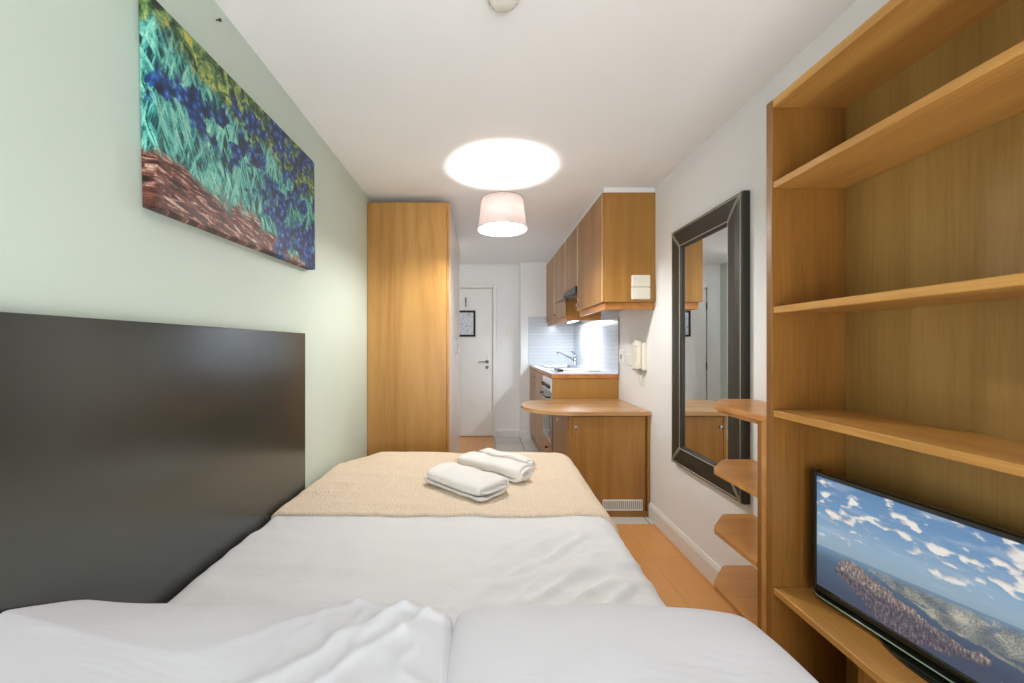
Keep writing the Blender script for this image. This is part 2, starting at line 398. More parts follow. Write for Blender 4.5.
# wall behind the viewpoint, with a window added to brighten the room
WX0, WX1, WZ0, WZ1 = -.7, .95, .35, 2.15
bm = box(XL, WX0, YF-.1, YF, 0, ZC, bev=0); bm_box(bm, WX1, XR, YF-.1, YF, 0, ZC, bev=0)
bm_box(bm, WX0, WX1, YF-.1, YF, 0, WZ0, bev=0); bm_box(bm, WX0, WX1, YF-.1, YF, WZ1, ZC, bev=0)
struct('wall_front', bm, M['white'])
w = struct('added_window_1', box(WX0, WX1, YF-.012, YF+.03, WZ0-.03, WZ0, bev=.004), M['gloss_white'])
bm = bmesh.new()
for a in ((WX0, WX0+.05), (WX1-.05, WX1), ((WX0+WX1)/2-.03, (WX0+WX1)/2+.03)): bm_box(bm, a[0], a[1], YF-.08, YF-.03, WZ0, WZ1, bev=.003)
for a in ((WZ0, WZ0+.05), (WZ1-.05, WZ1)): bm_box(bm, WX0+.05, WX1-.05, YF-.08, YF-.03, a[0], a[1], bev=.003)
obj('added_window_frame', bm, M['gloss_white'], w)
obj('added_pane', box(WX0+.05, WX1-.05, YF-.058, YF-.052, WZ0+.05, WZ1-.05, bev=0), M['added_pane'], w)
# baseboards (moulded profile)
def skirt_prof(h=.11, t=.016): return [(0, 0), (t, 0), (t, h-.02), (t-.004, h-.012), (t-.008, h), (0, h)]
struct('baseboard_right', bm_prism(bmesh.new(), [(XR-a, b) for a, b in skirt_prof()], YF, 2.818, 'Y'), M['gloss_white'])
def prismX(pts, x0, x1):      # pts (y, z)
    return bm_prism(bmesh.new(), pts, x0, x1, 'X')
struct('baseboard_end', prismX([(YB-a, b) for a, b in skirt_prof(.1)], DX1+.055, PX), M['gloss_white'])
struct('baseboard_kitchen', prismX([(PY-a, b) for a, b in skirt_prof(.1)], PX, .615), M['gloss_white'])
struct('baseboard_left', bm_prism(bmesh.new(), [(XL+a, b) for a, b in skirt_prof()], 4.12, YB, 'Y'), M['gloss_white'])

# door leaf, frame, handle, hook
dr = struct('door_1', box(DX0+.003, DX1-.003, YB+.008, YB+.048, .006, DZ-.003, bev=.002), M['gloss_white'])
bm = box(DX1+.001, DX1+.05, YB-.012, YB-.001, 0, DZ+.05, bev=.003); bm_box(bm, DX0-.05, DX0-.001, YB-.012, YB-.001, 0, DZ+.05, bev=.003)
bm_box(bm, DX0, DX1, YB-.012, YB-.001, DZ+.001, DZ+.05, bev=.003)
obj('door_frame', bm, M['gloss_white'], dr)
hx, hz = .04, 1.0
bm = bm_lathe(bmesh.new(), [(.024, 0), (.024, -.006), (.02, -.009)], (hx, YB+.008, hz), 'Y', 24)
bm_tube(bm, [(hx, YB+.004, hz), (hx, YB-.038, hz), (hx-.012, YB-.046, hz), (hx-.06, YB-.046, hz+.001), (hx-.115, YB-.044, hz-.003)], [.009, .009, .0095, .008, .007])
dh = obj('door_handle', bm, M['chrome'], dr)
bm = bm_lathe(bmesh.new(), [(.022, 0), (.022, -.006), (.012, -.010), (.012, -.022), (.006, -.024)], (hx, YB+.008, hz-.075), 'Y', 24)
obj('thumb_turn', bm, M['chrome'], dr)
for z in (.27, .94, 1.745): obj('hinge', bm_lathe(bmesh.new(), [(.007, z-.045), (.007, z+.045)], (DX0+.002, YB-.004, 0), 'Z', 12), M['nail'], dr)
bm = bm_box(bmesh.new(), hx-.004, hx+.004, YB-.002, YB+.008, hz+.02, hz+.085, bev=.001); obj('handle_plate', bm, M['steel'], dr)
bm = box(-.255, -.235, YB-.002, YB+.008, 1.74, 1.86, bev=.002); bm_tube(bm, [(-.245, YB, 1.76), (-.245, YB-.03, 1.745), (-.245, YB-.04, 1.775)], .004)
obj('coat_hook', bm, M['chrome'], dr)
# framed plan hung on the door
t = thing('picture_frame', 'small black framed plan hanging on the white door', 'picture frame', (-.245, YB, 1.34))
fx0, fx1, fz0, fz1 = -.45, -.115, 1.335, 1.685
bm = bmesh.new()
for a in ((fx0, fx0+.027), (fx1-.027, fx1)): bm_box(bm, a[0], a[1], YB-.012, YB+.006, fz0, fz1, bev=.002)
for a in ((fz0, fz0+.027), (fz1-.027, fz1)): bm_box(bm, fx0+.027, fx1-.027, YB-.012, YB+.006, a[0], a[1], bev=.002)
obj('frame', bm, simple('matt black frame', (14, 15, 20), .6), t); obj('printed_sheet', box(fx0+.02, fx1-.02, YB-.004, YB+.004, fz0+.02, fz1-.02, bev=0), M['sheet'], t)
# switch plate beside the door
t = thing('light_switch', 'white light switch plate on the end wall right of the door', 'light switch', (.335, YB, 1.34))
obj('switch_plate', box(.295, .38, YB-.008, YB, 1.34, 1.425, bev=.003), M['plastic'], t)
obj('rocker', box(.325, .35, YB-.012, YB-.008, 1.365, 1.40, bev=.002), M['plastic'], t)

# ------------------------------------------------------------------ wardrobe
t = thing('wardrobe', 'tall honey wood wardrobe with pale gloss doors against the green wall', 'wardrobe', (-.55, 3.5, 0))
wy0, wy1, wx1, wz = 2.90, 4.10, -.272, 2.252
obj('side_panel', box(XL+.003, wx1, wy0, wy0+.022, 0, wz, bev=.0015), M['wood_ward'], t)
obj('side_panel', box(XL+.003, wx1, wy1-.022, wy1, 0, wz, bev=.0015), M['wood_ward'], t)
obj('top_panel', box(XL+.003, wx1-.002, wy0+.022, wy1-.022, wz-.022, wz, bev=.0015), M['wood_ward'], t)
obj('plinth', box(-.80, wx1-.02, wy0+.022, wy1-.022, 0, .08, bev=.0015), M['wood_ward'], t)
obj('back_panel', box(XL+.003, XL+.012, wy0+.022, wy1-.022, .08, wz-.022, bev=0), M['wood_ward'], t)
ym = (wy0+wy1)/2
for a, b, hy in ((wy0+.002, ym-.0015, ym-.05), (ym+.0015, wy1-.002, ym+.05)):
    bm = box(wx1+.003, wx1+.021, a, b, .085, wz-.003, bev=.001)
    for f in bm.faces:
        if abs(f.normal.y) > .5: f.material_index = 1
    dd = obj('door', bm, [M['ward_door'], M['wood_ward_edge']], t)
    bm = bm_tube(bmesh.new(), [(wx1+.021, hy, 1.14), (wx1+.04, hy, 1.145), (wx1+.043, hy, 1.17), (wx1+.043, hy, 1.25), (wx1+.04, hy, 1.275), (wx1+.021, hy, 1.28)], .004)
    obj('handle', bm, M['steel'], dd)

# ------------------------------------------------------------------ headboard panel
hb = obj('headboard', box(XL+.004, -.818, -.05, 1.832, .22, 1.268, bev=.0012), M['board'], base=(-.835, .9, .22))
tag(hb, 'large flat black board standing along the green wall beside the bed', 'headboard')

# ------------------------------------------------------------------ bed
BX0, BX1, BY0, BY1, BT = -.815, .47, .12, 2.40, .545
t = thing('bed', 'double bed with an upholstered divan base beneath white bedding', 'bed', (-.15, 1.25, 0))
M['divan'] = simple('cream divan fabric', (206, 200, 188), .9, 0, 200, .3)
obj('divan_base', box(BX0+.02, BX1-.03, BY0+.02, BY1-.03, .05, .29, bev=.01, seg=2), M['divan'], t)
obj('mattress', box(BX0+.015, BX1-.03, BY0+.015, BY1-.03, .29, .50, bev=.03, seg=3), M['divan'], t)
for x in (BX0+.1, BX1-.12):
    for y in (BY0+.12, BY1-.14):
        obj('caster', bm_lathe(bmesh.new(), [(.02, 0), (.025, .01), (.025, .04), (.015, .05)], (x, y, 0), 'Z', 16), M['black'], t)

def nz(x, y, s, k=0.0): return noise.noise(Vector((x*s, y*s, k)))
def edge_x(y): return .470 + .032*max(0, min(1, (y-.9)/1.5))      # right-hand edge widens a little to the foot
def bed_surface(xs, ys, off, wr, zmin=.16, rc=.11, r=.075, x1off=0.0, y1=2.43, wallcut=True):
    """cloth lying on the bed: xs/ys arclength coordinates"""
    X1 = edge_x(ys) + x1off + off
    inx, iny = X1 - rc, (y1+off) - rc
    ox, oy = max(0, xs-inx), max(0, ys-iny)
    e = math.hypot(ox, oy); bx, by = min(xs, inx), min(ys, iny)
    z = BT + off; n = Vector((0, 0, 1))
    if e > 1e-6:
        dx, dy = ox/e, oy/e
        s0 = rc - r
        if e < s0: d, dz, a = e, 0, 0
        elif e < s0 + r*PI/2: a = (e-s0)/r; d, dz = s0 + r*math.sin(a), r*(1-math.cos(a))
        else: a = PI/2; d, dz = rc, r + (e-s0-r*PI/2)
        n = Vector((dx*math.sin(a), dy*math.sin(a), math.cos(a)))
        x, y, z = bx+dx*d, by+dy*d, z-dz
        if z < zmin: z = zmin + .002*math.sin(xs*40)
    else: x, y = bx, by
    # left side: tucked down along the board/wall
    lx = BX0 + .03
    if x < lx: z -= .02*((lx-x)/.03)**2
    z += .006*nz(x, y, 3.0, 3)
    z -= .07*max(0, (BX0+.20-x)/.20)*max(0, min(1, (y-(y1-.34))/.34))**1.5
    h = wr(xs, ys)*(1-.75*min(1, e/rc)) if e > 0 else wr(xs, ys)
    p = Vector((x, y, z)) + n*h
    if p.x < XL+.012: p.x = XL+.012
    if y < 1.86 and p.x < -.812: p.x = -.812
    return p
def ridge(v): return 1-abs(v)*2
def wr_duvet(x, y):
    h = 0
    # long soft creases fanning over the right half, flattening to the left
    k = max(0, min(1, (x+.25)/.45)) * max(.12, min(1, (1.50-y)/.22))
    q = noise.noise(Vector((x*2.2+y*3.4, (y*1.0-x*.75)*12.0, 1.3)))
    h += .030*k*max(0, ridge(q)-.45)
    q2 = noise.noise(Vector((x*1.3-.5*y, y*9.0+x*1.6, 5.7)))
    h += .008*max(0, ridge(q2)-.3)
    h += .006*nz(x, y, 4.2, 8) + .003*nz(x, y, 11, 2)
    if x < -.25:
        q3 = noise.noise(Vector((x*7, y*1.7, 9.1))); h += .004*max(0, ridge(q3)-.5)
    return h
bm = bmesh.new()
bm_grid(bm, 190, 210, lambda a, b: bed_surface(BX0-.012 + a*(1.335+.34), .16 + b*(2.26+.33), .016, wr_duvet))
o = obj('duvet', bm, M['linen'], base=(-.15, 1.25, BT))
md = o.modifiers.new('thick', 'SOLIDIFY'); md.thickness = .008; md.offset = -1
tag(o, 'smooth white duvet covering the bed between the pillows and the cream bedspread', 'duvet')
# bedspread folded across the foot
def wr_spread(x, y):
    h = .007*nz(x, y, 5, 4) + .003*nz(x, y, 16, 6)
    if y < 1.64: h += .004*nz(x, 0, 14, 3)
    return h
def spread(a, b):
    ys0 = 1.525 + .010*nz(a*1.6, 0, 3, 5) + .004*nz(a*1.6, 0, 11, 5) - .012*a
    ys = ys0 + b*(2.43+.36-ys0)
    xs = -.838 + a*(1.365+.30)
    h = .5*wr_spread(xs, ys) + wr_duvet(xs, ys) + .006*math.exp(-((ys-ys0)/.014)**2)
    p = bed_surface(xs, ys, .027, lambda x, y: h, zmin=.2, rc=.12, r=.085, y1=2.44)
    if b < .02: p.z -= .006*(1-b/.02)
    return p
bm = bmesh.new(); bm_grid(bm, 200, 150, spread)
o = obj('bedspread', bm, M['bedspread'], base=(-.15, 2.0, BT))
md = o.modifiers.new('thick', 'SOLIDIFY'); md.thickness = .012; md.offset = -1
tag(o, 'cream quilted bedspread laid across the foot of the bed under the towels', 'bedspread')

# pillows
def pillow(cx, cy, w, d, top, z0, fn, pl, pr, n=90):
    bm = bmesh.new(); h = (top-z0)/.80
    def prof(q, pa, pb): p = pa if q < 0 else pb; return max(0, 1-abs(q)**p)**.5
    def pt(a, b, side):
        # denser sampling towards the rims
        u_, v_ = math.sin((a-.5)*PI), math.sin((b-.5)*PI)
        t_ = prof(u_, pl, pr)*prof(v_, 3.5, 6)
        pin = 1-.05*abs(u_*v_)**2
        x, y = cx + u_*w/2*pin, cy + v_*d/2*pin
        e = fn(u_, v_, x, y) if side > 0 else 0
        z = z0 + h*.35 + (t_*h*.45 if side > 0 else -t_*h*.35) + e*min(1, t_*2.0)
        return Vector((max(x, -.812), y, z))
    bm_grid(bm, n, n, lambda a, b: pt(a, b, 1)); bm_grid(bm, n, n, lambda a, b: pt(a, b, -1))
    bmesh.ops.remove_doubles(bm, verts=bm.verts, dist=.0004)
    bmesh.ops.recalc_face_normals(bm, faces=bm.faces)
    return bm
def f_right(u_, v_, x, y): return .004*nz(x, y, 6, 1) + .0015*nz(x, y, 15, 4) - .004*max(0, u_)
def bell(q, w): return math.exp(-(q/w)**2)
def f_left(u_, v_, x, y):
    e = .006*nz(x, y, 5, 11) + .002*nz(x, y, 14, 3) + .085*max(0, min(1, (-x-.42)/.39))**1.4*max(0, min(1, (.87-y)/.19))
    # folds running from the far right corner towards the viewer's left
    px, py = x+.055, y-.86
    al = -(px*.58+py*.815); ac = px*.815-py*.58          # along / across the folds
    wob = .020*noise.noise(Vector((al*8, 1.7, 0))) + .006*noise.noise(Vector((al*25, 5.7, ac*9)))
    k = max(0, min(1, 1.1-al/.42))
    e += k*max(0, min(1, .12+al*6))*(.008*bell(ac+.014+wob+al*.1, .011) + .015*bell(ac+.062+wob*1.5+al*.16, .015) + .007*bell(ac+.120+al*.35-wob, .018))
    e += .008*bell(py+.035+.25*(px+.10), .014)*max(0, min(1, (px+.34)/.10))*max(0, min(1, (.02-px)/.05))
    e += max(0, 1-abs(px+.16)/.20)*.011*max(0, ridge(noise.noise(Vector((x*22, y*14, 4.4))))-.2)
    e += .003*bell(x+.082+(y-.86)*.06, .004)
    return e
o = obj('pillow', pillow(.255, .590, .66, .60, .672, .570, f_right, 14, 4.5), M['pillowcase'], base=(.255, .585, .565))
tag(o, 'smooth white pillow on the right at the head of the bed', 'pillow', 'pillows at the head of the bed')
o = obj('pillow', pillow(-.495, .592, .895, .588, .674, .570, f_left, 20, 16, 180), M['pillowcase'], base=(-.465, .6, .565))
tag(o, 'creased white pillow at the head of the bed against the black board', 'pillow', 'pillows at the head of the bed')

# ------------------------------------------------------------------ towels: flattened rolls
def towel(name, p0, p1, w, h, z, turns, th, label, seed, bord=True):
    a, b = Vector(p0), Vector(p1); L = (b-a).length; d = (b-a).normalized(); s = Vector((-d.y, d.x))
    N = int(turns*40); pitch = (h/2-.006)/turns
    outer = []
    for i in range(N+1):
        q = i/N; an = q*turns*2*PI; k = q*turns*pitch
        ry = h/2-k; rx = w/2-k
        c_, s_ = math.cos(an+PI*1.1), math.sin(an+PI*1.1); p = .62
        outer.append((math.copysign(abs(c_)**p, c_)*max(rx, .004), math.copysign(abs(s_)**p, s_)*max(ry, .002)))
    inner = []
    for i, (x, y) in enumerate(outer):
        x0_, y0_ = outer[max(i-1, 0)]; x1_, y1_ = outer[min(i+1, N)]
        tx, ty = x1_-x0_, y1_-y0_; l = math.hypot(tx, ty) or 1
        inner.append((x - ty/l*th, y + tx/l*th))
    bm = bmesh.new(); NL = 34; base = Vector(((a.x+b.x)/2, (a.y+b.y)/2, z))
    O, I = [], []
    for j in range(NL+1):
        q = j/NL; o_, i_ = [], []
        for k in range(N+1):
            lay = k/N
            for lst, (x, y) in ((o_, outer[k]), (i_, inner[k])):
                ll = q*L + (.010*math.sin(lay*7+seed)+.006*math.sin(lay*19+seed*2))*(1 if q > .5 else -1)*abs(q-.5)*2
                end = min(q, 1-q)*L
                rnd = 1-.16*max(0, 1-end/.03)**2*(1-lay)
                pos = a.to_3d()*0 + Vector((a.x+d.x*ll+s.x*x*rnd, a.y+d.y*ll+s.y*x*rnd, z+h/2+y*rnd))
                nn = noise.noise(pos*14+Vector((seed, 0, 0)))*.006 + noise.noise(pos*45)*.0022
                if bord and y > 0 and .06 < abs(q*L-L*.72) < .066: nn -= .0015
                pos += Vector((s.x*x, s.y*x, y*1.5)).normalized()*nn
                sag = .008*noise.noise(Vector((q*2.2, x*7, seed)))
                pos.z += sag if y > -.2*h else 0
                if pos.z < z: pos.z = z
                lst.append(bm.verts.new(pos))
        O.append(o_); I.append(i_)
    for j in range(NL):
        for k in range(N):
            bm.faces.new((O[j][k], O[j+1][k], O[j+1][k+1], O[j][k+1])); bm.faces.new((I[j][k], I[j][k+1], I[j+1][k+1], I[j+1][k]))
        for k in (0, N): bm.faces.new((O[j][k], I[j][k], I[j+1][k], O[j+1][k]))
    for j in (0, NL):
        for k in range(N): bm.faces.new((O[j][k], O[j][k+1], I[j][k+1], I[j][k]))
    bmesh.ops.recalc_face_normals(bm, faces=bm.faces)
    o = smooth(obj(name, bm, M['towel'], base=base)); return tag(o, label, 'towel', 'towels on the bedspread')
TZ = BT+.034
towel('towel', (-.212, 1.912), (.045, 1.672), .215, .084, TZ-.006, 2.3, .0105, 'largest folded white towel, the flat one nearest the pillows', 1)
towel('towel', (-.100, 2.120), (.195, 1.870), .145, .084, TZ-.006, 3, .0090, 'rolled white towel lying in the middle between the other two', 4)
towel('towel', (-.005, 2.285), (.245, 2.040), .090, .066, TZ-.006, 2.6, .0075, 'narrowest rolled white towel, the one furthest from the pillows', 9)

# ------------------------------------------------------------------ canvas on the green wall
t = thing('wall_canvas', 'unframed canvas of blue flowers and green leaves hanging on green wall', 'painting', (XL+.003, .985, 1.556))
bm = box(XL+.003, -.808, .990, 1.918, 1.553, 2.064, bev=.003, seg=2)
obj('printed_canvas', bm, M['art'], t)
t.rotation_euler = (math.radians(1.3), 0, 0)
o = obj('nail', bm_lathe(bmesh.new(), [(.002, 0), (.002, .012), (.005, .013), (.005, .016)], (XL-.002, 1.27, 2.245), 'X', 12), M['nail'], base=(XL, 1.27, 2.245))
tag(o, 'small dark nail left in the green wall above the canvas', 'nail')

# ------------------------------------------------------------------ pendant lamp
LX, LY = .112, 2.45
t = thing('pendant_lamp', 'ceiling pendant lamp with tapered pinkish grey fabric shade', 'lamp', (LX, LY, ZC))
obj('ceiling_rose', bm_lathe(bmesh.new(), [(.042, 0), (.042, -.008), (.036, -.018), (.012, -.026)], (LX, LY, ZC), 'Z', 32), M['plastic'], t)
obj('cord', bm_tube(bmesh.new(), [(LX, LY, ZC-.02), (LX, LY, 2.20), (LX, LY, 2.12)], .0035), M['plastic'], t)
bm = bm_lathe(bmesh.new(), [(.126, 2.108), (.1495, 1.922)], (LX, LY, 0), 'Z', 64, cap=False)
sh = obj('lamp_shade', bm, M['shade'], t)
md = sh.modifiers.new('thick', 'SOLIDIFY'); md.thickness = .002; md.offset = -1
M['trimg'] = simple('shade trim', (150, 130, 122), .8)
for r, z in ((.1265, 2.1075), (.1500, 1.9225)):
    pts = [(LX+r*math.cos(2*PI*i/48), LY+r*math.sin(2*PI*i/48), z) for i in range(49)]
    obj('trim_ring', bm_tube(bmesh.new(), pts, .0022, 6), M['trimg'], sh)
bm = bmesh.new()
for k in range(3):
    a = k*2*PI/3+.4; bm_tube(bm, [(LX+.02*math.cos(a), LY+.02*math.sin(a), 2.09), (LX+.1245*math.cos(a), LY+.1245*math.sin(a), 2.103)], .002, 6)
pts = [(LX+.021*math.cos(2*PI*i/24), LY+.021*math.sin(2*PI*i/24), 2.09) for i in range(25)]; bm_tube(bm, pts, .002, 6)
obj('shade_spider', bm, M['plastic'], sh)
obj('lampholder', bm_lathe(bmesh.new(), [(.008, 2.135), (.018, 2.12), (.019, 2.04), (.017, 2.025)], (LX, LY, 0), 'Z', 20), M['plastic'], t)
bl = obj('bulb', bm_lathe(bmesh.new(), [(.013, 2.025), (.016, 2.015), (.030, 1.996), (.036, 1.970), (.032, 1.951), (.019, 1.938), (.001, 1.934)], (LX, LY, 0), 'Z', 20), M['bulb'], t)

# ceiling light added unseen behind the wardrobe to brighten the entrance
t = thing('added_ceiling_light', 'added round flush ceiling light, unseen in the entrance beyond the wardrobe', 'light', (-.66, 4.30, ZC))
obj('added_light_base', bm_lathe(bmesh.new(), [(.11, 0), (.11, -.02), (.10, -.025)], (-.66, 4.30, ZC), 'Z', 32), M['plastic'], t)
obj('diffuser', bm_lathe(bmesh.new(), [(.098, -.0255), (.095, -.045), (.07, -.06), (.002, -.066)], (-.66, 4.30, ZC), 'Z', 32), emit('added light diffuser', (.80, .90, 1), 60), t)
# smoke detector
t = thing('smoke_detector', 'round white smoke detector on the ceiling nearest the viewer', 'smoke detector', (.06, 1.235, ZC))
obj('detector_base', bm_lathe(bmesh.new(), [(.056, 0), (.056, -.010), (.052, -.014)], (.06, 1.225, ZC), 'Z', 40), M['plastic'], t)
obj('sensor_cap', bm_lathe(bmesh.new(), [(.045, -.013), (.044, -.03), (.036, -.036), (.004, -.037)], (.06, 1.225, ZC), 'Z', 40), M['plastic'], t)
bm = bmesh.new()
for k in range(14):
    a = 2*PI*k/14; bm_box(bm, .06+.0455*math.cos(a)-.003, .06+.0455*math.cos(a)+.003, 1.225+.0455*math.sin(a)-.003, 1.225+.0455*math.sin(a)+.003, ZC-.027, ZC-.018, bev=0)
obj('vent_slots', bm, M['greyp'], t)

# ------------------------------------------------------------------ kitchen wall cabinets
CX = .812; WT, WB = 2.262, 1.512
def knob(parent, x, y, z, mat, ax=-1, r=.013):
    obj('knob', bm_lathe(bmesh.new(), [(.006, 0), (.006, ax*.012), (r, ax*.018), (r, ax*.024), (r*.6, ax*.028)], (x, y, z), 'X', 16), mat, parent)
def wall_cab(y0, y1, zb, label, ndoor=1, pelmet=True, xknob=True, front_y=False):
    t = thing('wall_cabinet', label, 'cabinet', ((CX+XR)/2, (y0+y1)/2, zb), 'kitchen wall cabinets')
    obj('carcass', box(CX+.02, XR, y0, y1, zb, WT, bev=.001), M['wood_kside'], t)
    w_ = (y1-y0)/ndoor
    for k in range(ndoor):
        a, b = y0+k*w_+.002, y0+(k+1)*w_-.002
        bm = box(CX, CX+.019, a, b, zb, WT, bev=.0015)
        d_ = obj('door', bm, M['wood_k'], t)
        # narrow moulded edges of the door
        for yy_ in (a, b-.014): obj('edge_lipping', box(CX-.0025, CX, yy_, yy_+.014, zb, WT, bev=.0005), M['lipping'], d_)
        if xknob: knob(d_, CX, b-.05, zb+.05, M['steel'])
    if pelmet:
        bm = box(CX+.018, CX+.036, y0+.018, y1, zb-.048, zb-.0005, bev=.001)
        obj('light_pelmet', bm, M['wood_kx'], t)
        if front_y:
            obj('light_pelmet', box(CX+.037, XR, y0+.018, y0+.036, zb-.048, zb-.0005, bev=.001), M['wood_kx'], t)
    return t
wall_cab(2.74, 3.47, WB, 'large wall cabinet nearest the viewer with two switch boxes on its side', front_y=True)
wall_cab(3.475, 3.975, 1.735, 'short wall cabinet directly above the cooker hood', pelmet=False, xknob=False)
wall_cab(3.98, 4.60, WB, 'wall cabinet just past the cooker hood, before the last one', front_y=True)
wall_cab(4.605, PY-.002, WB, 'last wall cabinet, touching the end wall above the sink')
# two boxes screwed to the side of the nearest cabinet
for z, lb, seed in ((1.612, 'upper of two white switch boxes on the nearest cabinet side', 0), (1.528, 'lower of two white switch boxes on the nearest cabinet side', 1)):
    t = thing('fused_spur', lb, 'switch box', (1.068, 2.74, z), 'switch boxes on the cabinet side')
    obj('box_body', box(1.008, 1.128, 2.712, 2.74, z, z+.08, bev=.003, seg=2), M['cream'], t)
    obj('rocker', box(1.03, 1.05, 2.708, 2.712, z+.028, z+.052, bev=.0015), M['cream'], t)
    obj('fuse_carrier', box(1.075, 1.105, 2.7095, 2.712, z+.03, z+.05, bev=.001), M['cream'], t)
# cooker hood
t = thing('cooker_hood', 'slim dark cooker hood with pulled-out smoked visor between wall cabinets', 'cooker hood', (.95, 3.73, 1.62))
obj('hood_body', box(.795, XR-.01, 3.477, 3.973, 1.672, 1.733, bev=.003), M['black'], t)
bm = bmesh.new()
bm_prism(bm, [(.69, 1.630), (.695, 1.645), (.80, 1.671), (.84, 1.671), (.84, 1.650)], 3.485, 3.965, 'Y'); obj('visor', bm, M['hood_visor'], t)
obj('filter_grille', box(.84, XR-.03, 3.49, 3.96, 1.664, 1.674, bev=.001), M['steel'], t)
# under-cabinet light
t = thing('strip_light', 'lit strip light under the wall cabinets shining on white tiles', 'light', (1.01, 4.42, 1.49))
obj('light_body', box(.985, 1.035, 4.00, 4.78, 1.490, 1.511, bev=.003), M['plastic'], t)
obj('diffuser', box(.990, 1.030, 4.02, 4.76, 1.483, 1.4895, bev=.002), M['tubelit'], t)

struct('trim_3', box(CX+.012, XR-.0005, 2.752, PY-.001, WT+.001, ZC, bev=0), M['white'])
# tiled splashbacks (part of the room)
struct('wall_splashback_side', box(XR-.009, XR-.0005, 3.475, PY-.001, .965, 1.735, bev=0), M['tile_r'])
struct('wall_splashback_end', box(.575, XR-.010, PY-.009, PY-.0005, .965, 1.59, bev=0), M['tile_b'])
struct('trim_2', box(XR-.011, XR-.0005, 3.466, 3.474, .965, 1.46, bev=.002), M['greyp'])

# ------------------------------------------------------------------ base units
KX = .59
t = thing('base_cabinet', 'orange wood base unit housing the oven under the worktop end', 'cabinet', (.88, 3.78, 0), 'kitchen base cabinets')
obj('end_panel', box(KX+.003, XR-.002, 3.485, 3.503, .0, .925, bev=.0015), M['wood_kside'], t)
obj('carcass', box(KX+.03, XR-.002, 4.005, 4.02, .1, .925, bev=.001), M['wood_kside'], t)
obj('shelf', box(KX+.03, XR-.012, 3.503, 4.005, .312, .328, bev=.001), M['wood_kside'], t)
obj('plinth', box(KX+.05, KX+.066, 3.503, 4.005, .0, .1, bev=.001), M['wood_kx'], t)
d_ = obj('drawer', box(KX+.004, KX+.022, 3.506, 4.017, .105, .325, bev=.0015), M['wood_kx'], t); knob(d_, KX+.004, 3.72, .27, M['nail'])
t = thing('oven', 'built-in oven with white control panel and dark knobs under worktop', 'oven', (.88, 3.76, .33))
obj('oven_body', box(KX+.025, XR-.06, 3.506, 4.003, .33, .92, bev=.002), M['black'], t)
cp = obj('control_panel', box(KX-.002, KX+.024, 3.506, 4.003, .80, .92, bev=.003), M['laminate'], t)
for y in (3.57, 3.65, 3.73, 3.86, 3.94):
    obj('control_knob', bm_lathe(bmesh.new(), [(.018, 0), (.017, -.016), (.012, -.019)], (KX-.002, y, .845), 'X', 18), M['black'], cp)
dd = obj('oven_door', box(KX-.002, KX+.024, 3.506, 4.003, .335, .795, bev=.003), M['steel'], t)
obj('door_glass', box(KX-.005, KX-.001, 3.56, 3.95, .40, .70, bev=.001), M['glass_dark'], dd)
bm = bm_tube(bmesh.new(), [(KX-.002, 3.55, .755), (KX-.035, 3.55, .755), (KX-.04, 3.565, .755), (KX-.04, 3.94, .755), (KX-.035, 3.955, .755), (KX-.002, 3.955, .755)], .008)
obj('door_handle', bm, M['black'], dd)
for y0, y1, lb in ((4.022, 4.60, 'middle orange wood base unit next to the oven'), (4.602, PY-.002, 'last orange wood base unit below the sink, by the end wall')):
    t = thing('base_cabinet', lb, 'cabinet', (.88, (y0+y1)/2, 0), 'kitchen base cabinets')
    obj('carcass', box(KX+.024, XR-.002, y0, y1, .1, .80, bev=.001), M['wood_kside'], t)
    obj('plinth', box(KX+.05, KX+.066, y0, y1, .0, .099, bev=.001), M['wood_kx'], t)
    d_ = obj('door', box(KX+.004, KX+.022, y0+.002, y1-.002, .105, .92, bev=.0015), M['wood_k'], t)
    knob(d_, KX+.004, y0+.05, .85, M['steel'])
# worktop with a sink cut-out
SX0, SX1, SY0, SY1 = .70, 1.08, 4.35, 4.98
bm = bmesh.new()
for a in ((KX, SX0, 3.475, PY-.002), (SX1, XR-.010, 3.475, PY-.002), (SX0, SX1, 3.475, SY0), (SX0, SX1, SY1, PY-.002)):
    bm_box(bm, a[0], a[1], a[2], a[3], .928, .966, bev=0)
bmesh.ops.remove_doubles(bm, verts=bm.verts, dist=1e-5)
for f in bm.faces:
    f.normal_update()
    if abs(f.normal.z) < .5: f.material_index = 1
o = obj('worktop', bm, [M['laminate'], M['wood_kx']], base=(.88, 4.3, .928)); tag(o, 'pale grey kitchen worktop with wood edging along the tiled wall', 'worktop')
# sink
t = thing('sink', 'stainless steel sink set in the kitchen worktop near the end wall', 'sink', (.89, 4.66, .966))
bm = bmesh.new()
L = [(SX0-.02, SX1+.02, SY0-.02, SY1+.02, .9705), (SX0+.02, SX1-.02, SY0+.02, SY1-.02, .9705), (SX0+.03, SX1-.03, SY0+.03, SY1-.03, .955), (SX0+.045, SX1-.045, SY0+.045, SY1-.045, .83)]
R = []
for x0, x1, y0, y1, z in L:
    ring = []
    for cx_, cy_, a0 in ((x1-.04, y1-.04, 0), (x0+.04, y1-.04, 90), (x0+.04, y0+.04, 180), (x1-.04, y0+.04, 270)):
        for k in range(7):
            a = math.radians(a0+k*15); ring.append(bm.verts.new((cx_+.04*math.cos(a), cy_+.04*math.sin(a), z)))
    R.append(ring)
for a, b in zip(R, R[1:]):
    for i in range(len(a)): bm.faces.new((a[i], a[(i+1) % len(a)], b[(i+1) % len(a)], b[i]))
bm.faces.new(R[-1]); bmesh.ops.recalc_face_normals(bm, faces=bm.faces)
o = obj('basin', bm, M['steel'], t); md = o.modifiers.new('thick', 'SOLIDIFY'); md.thickness = .003; md.offset = 1
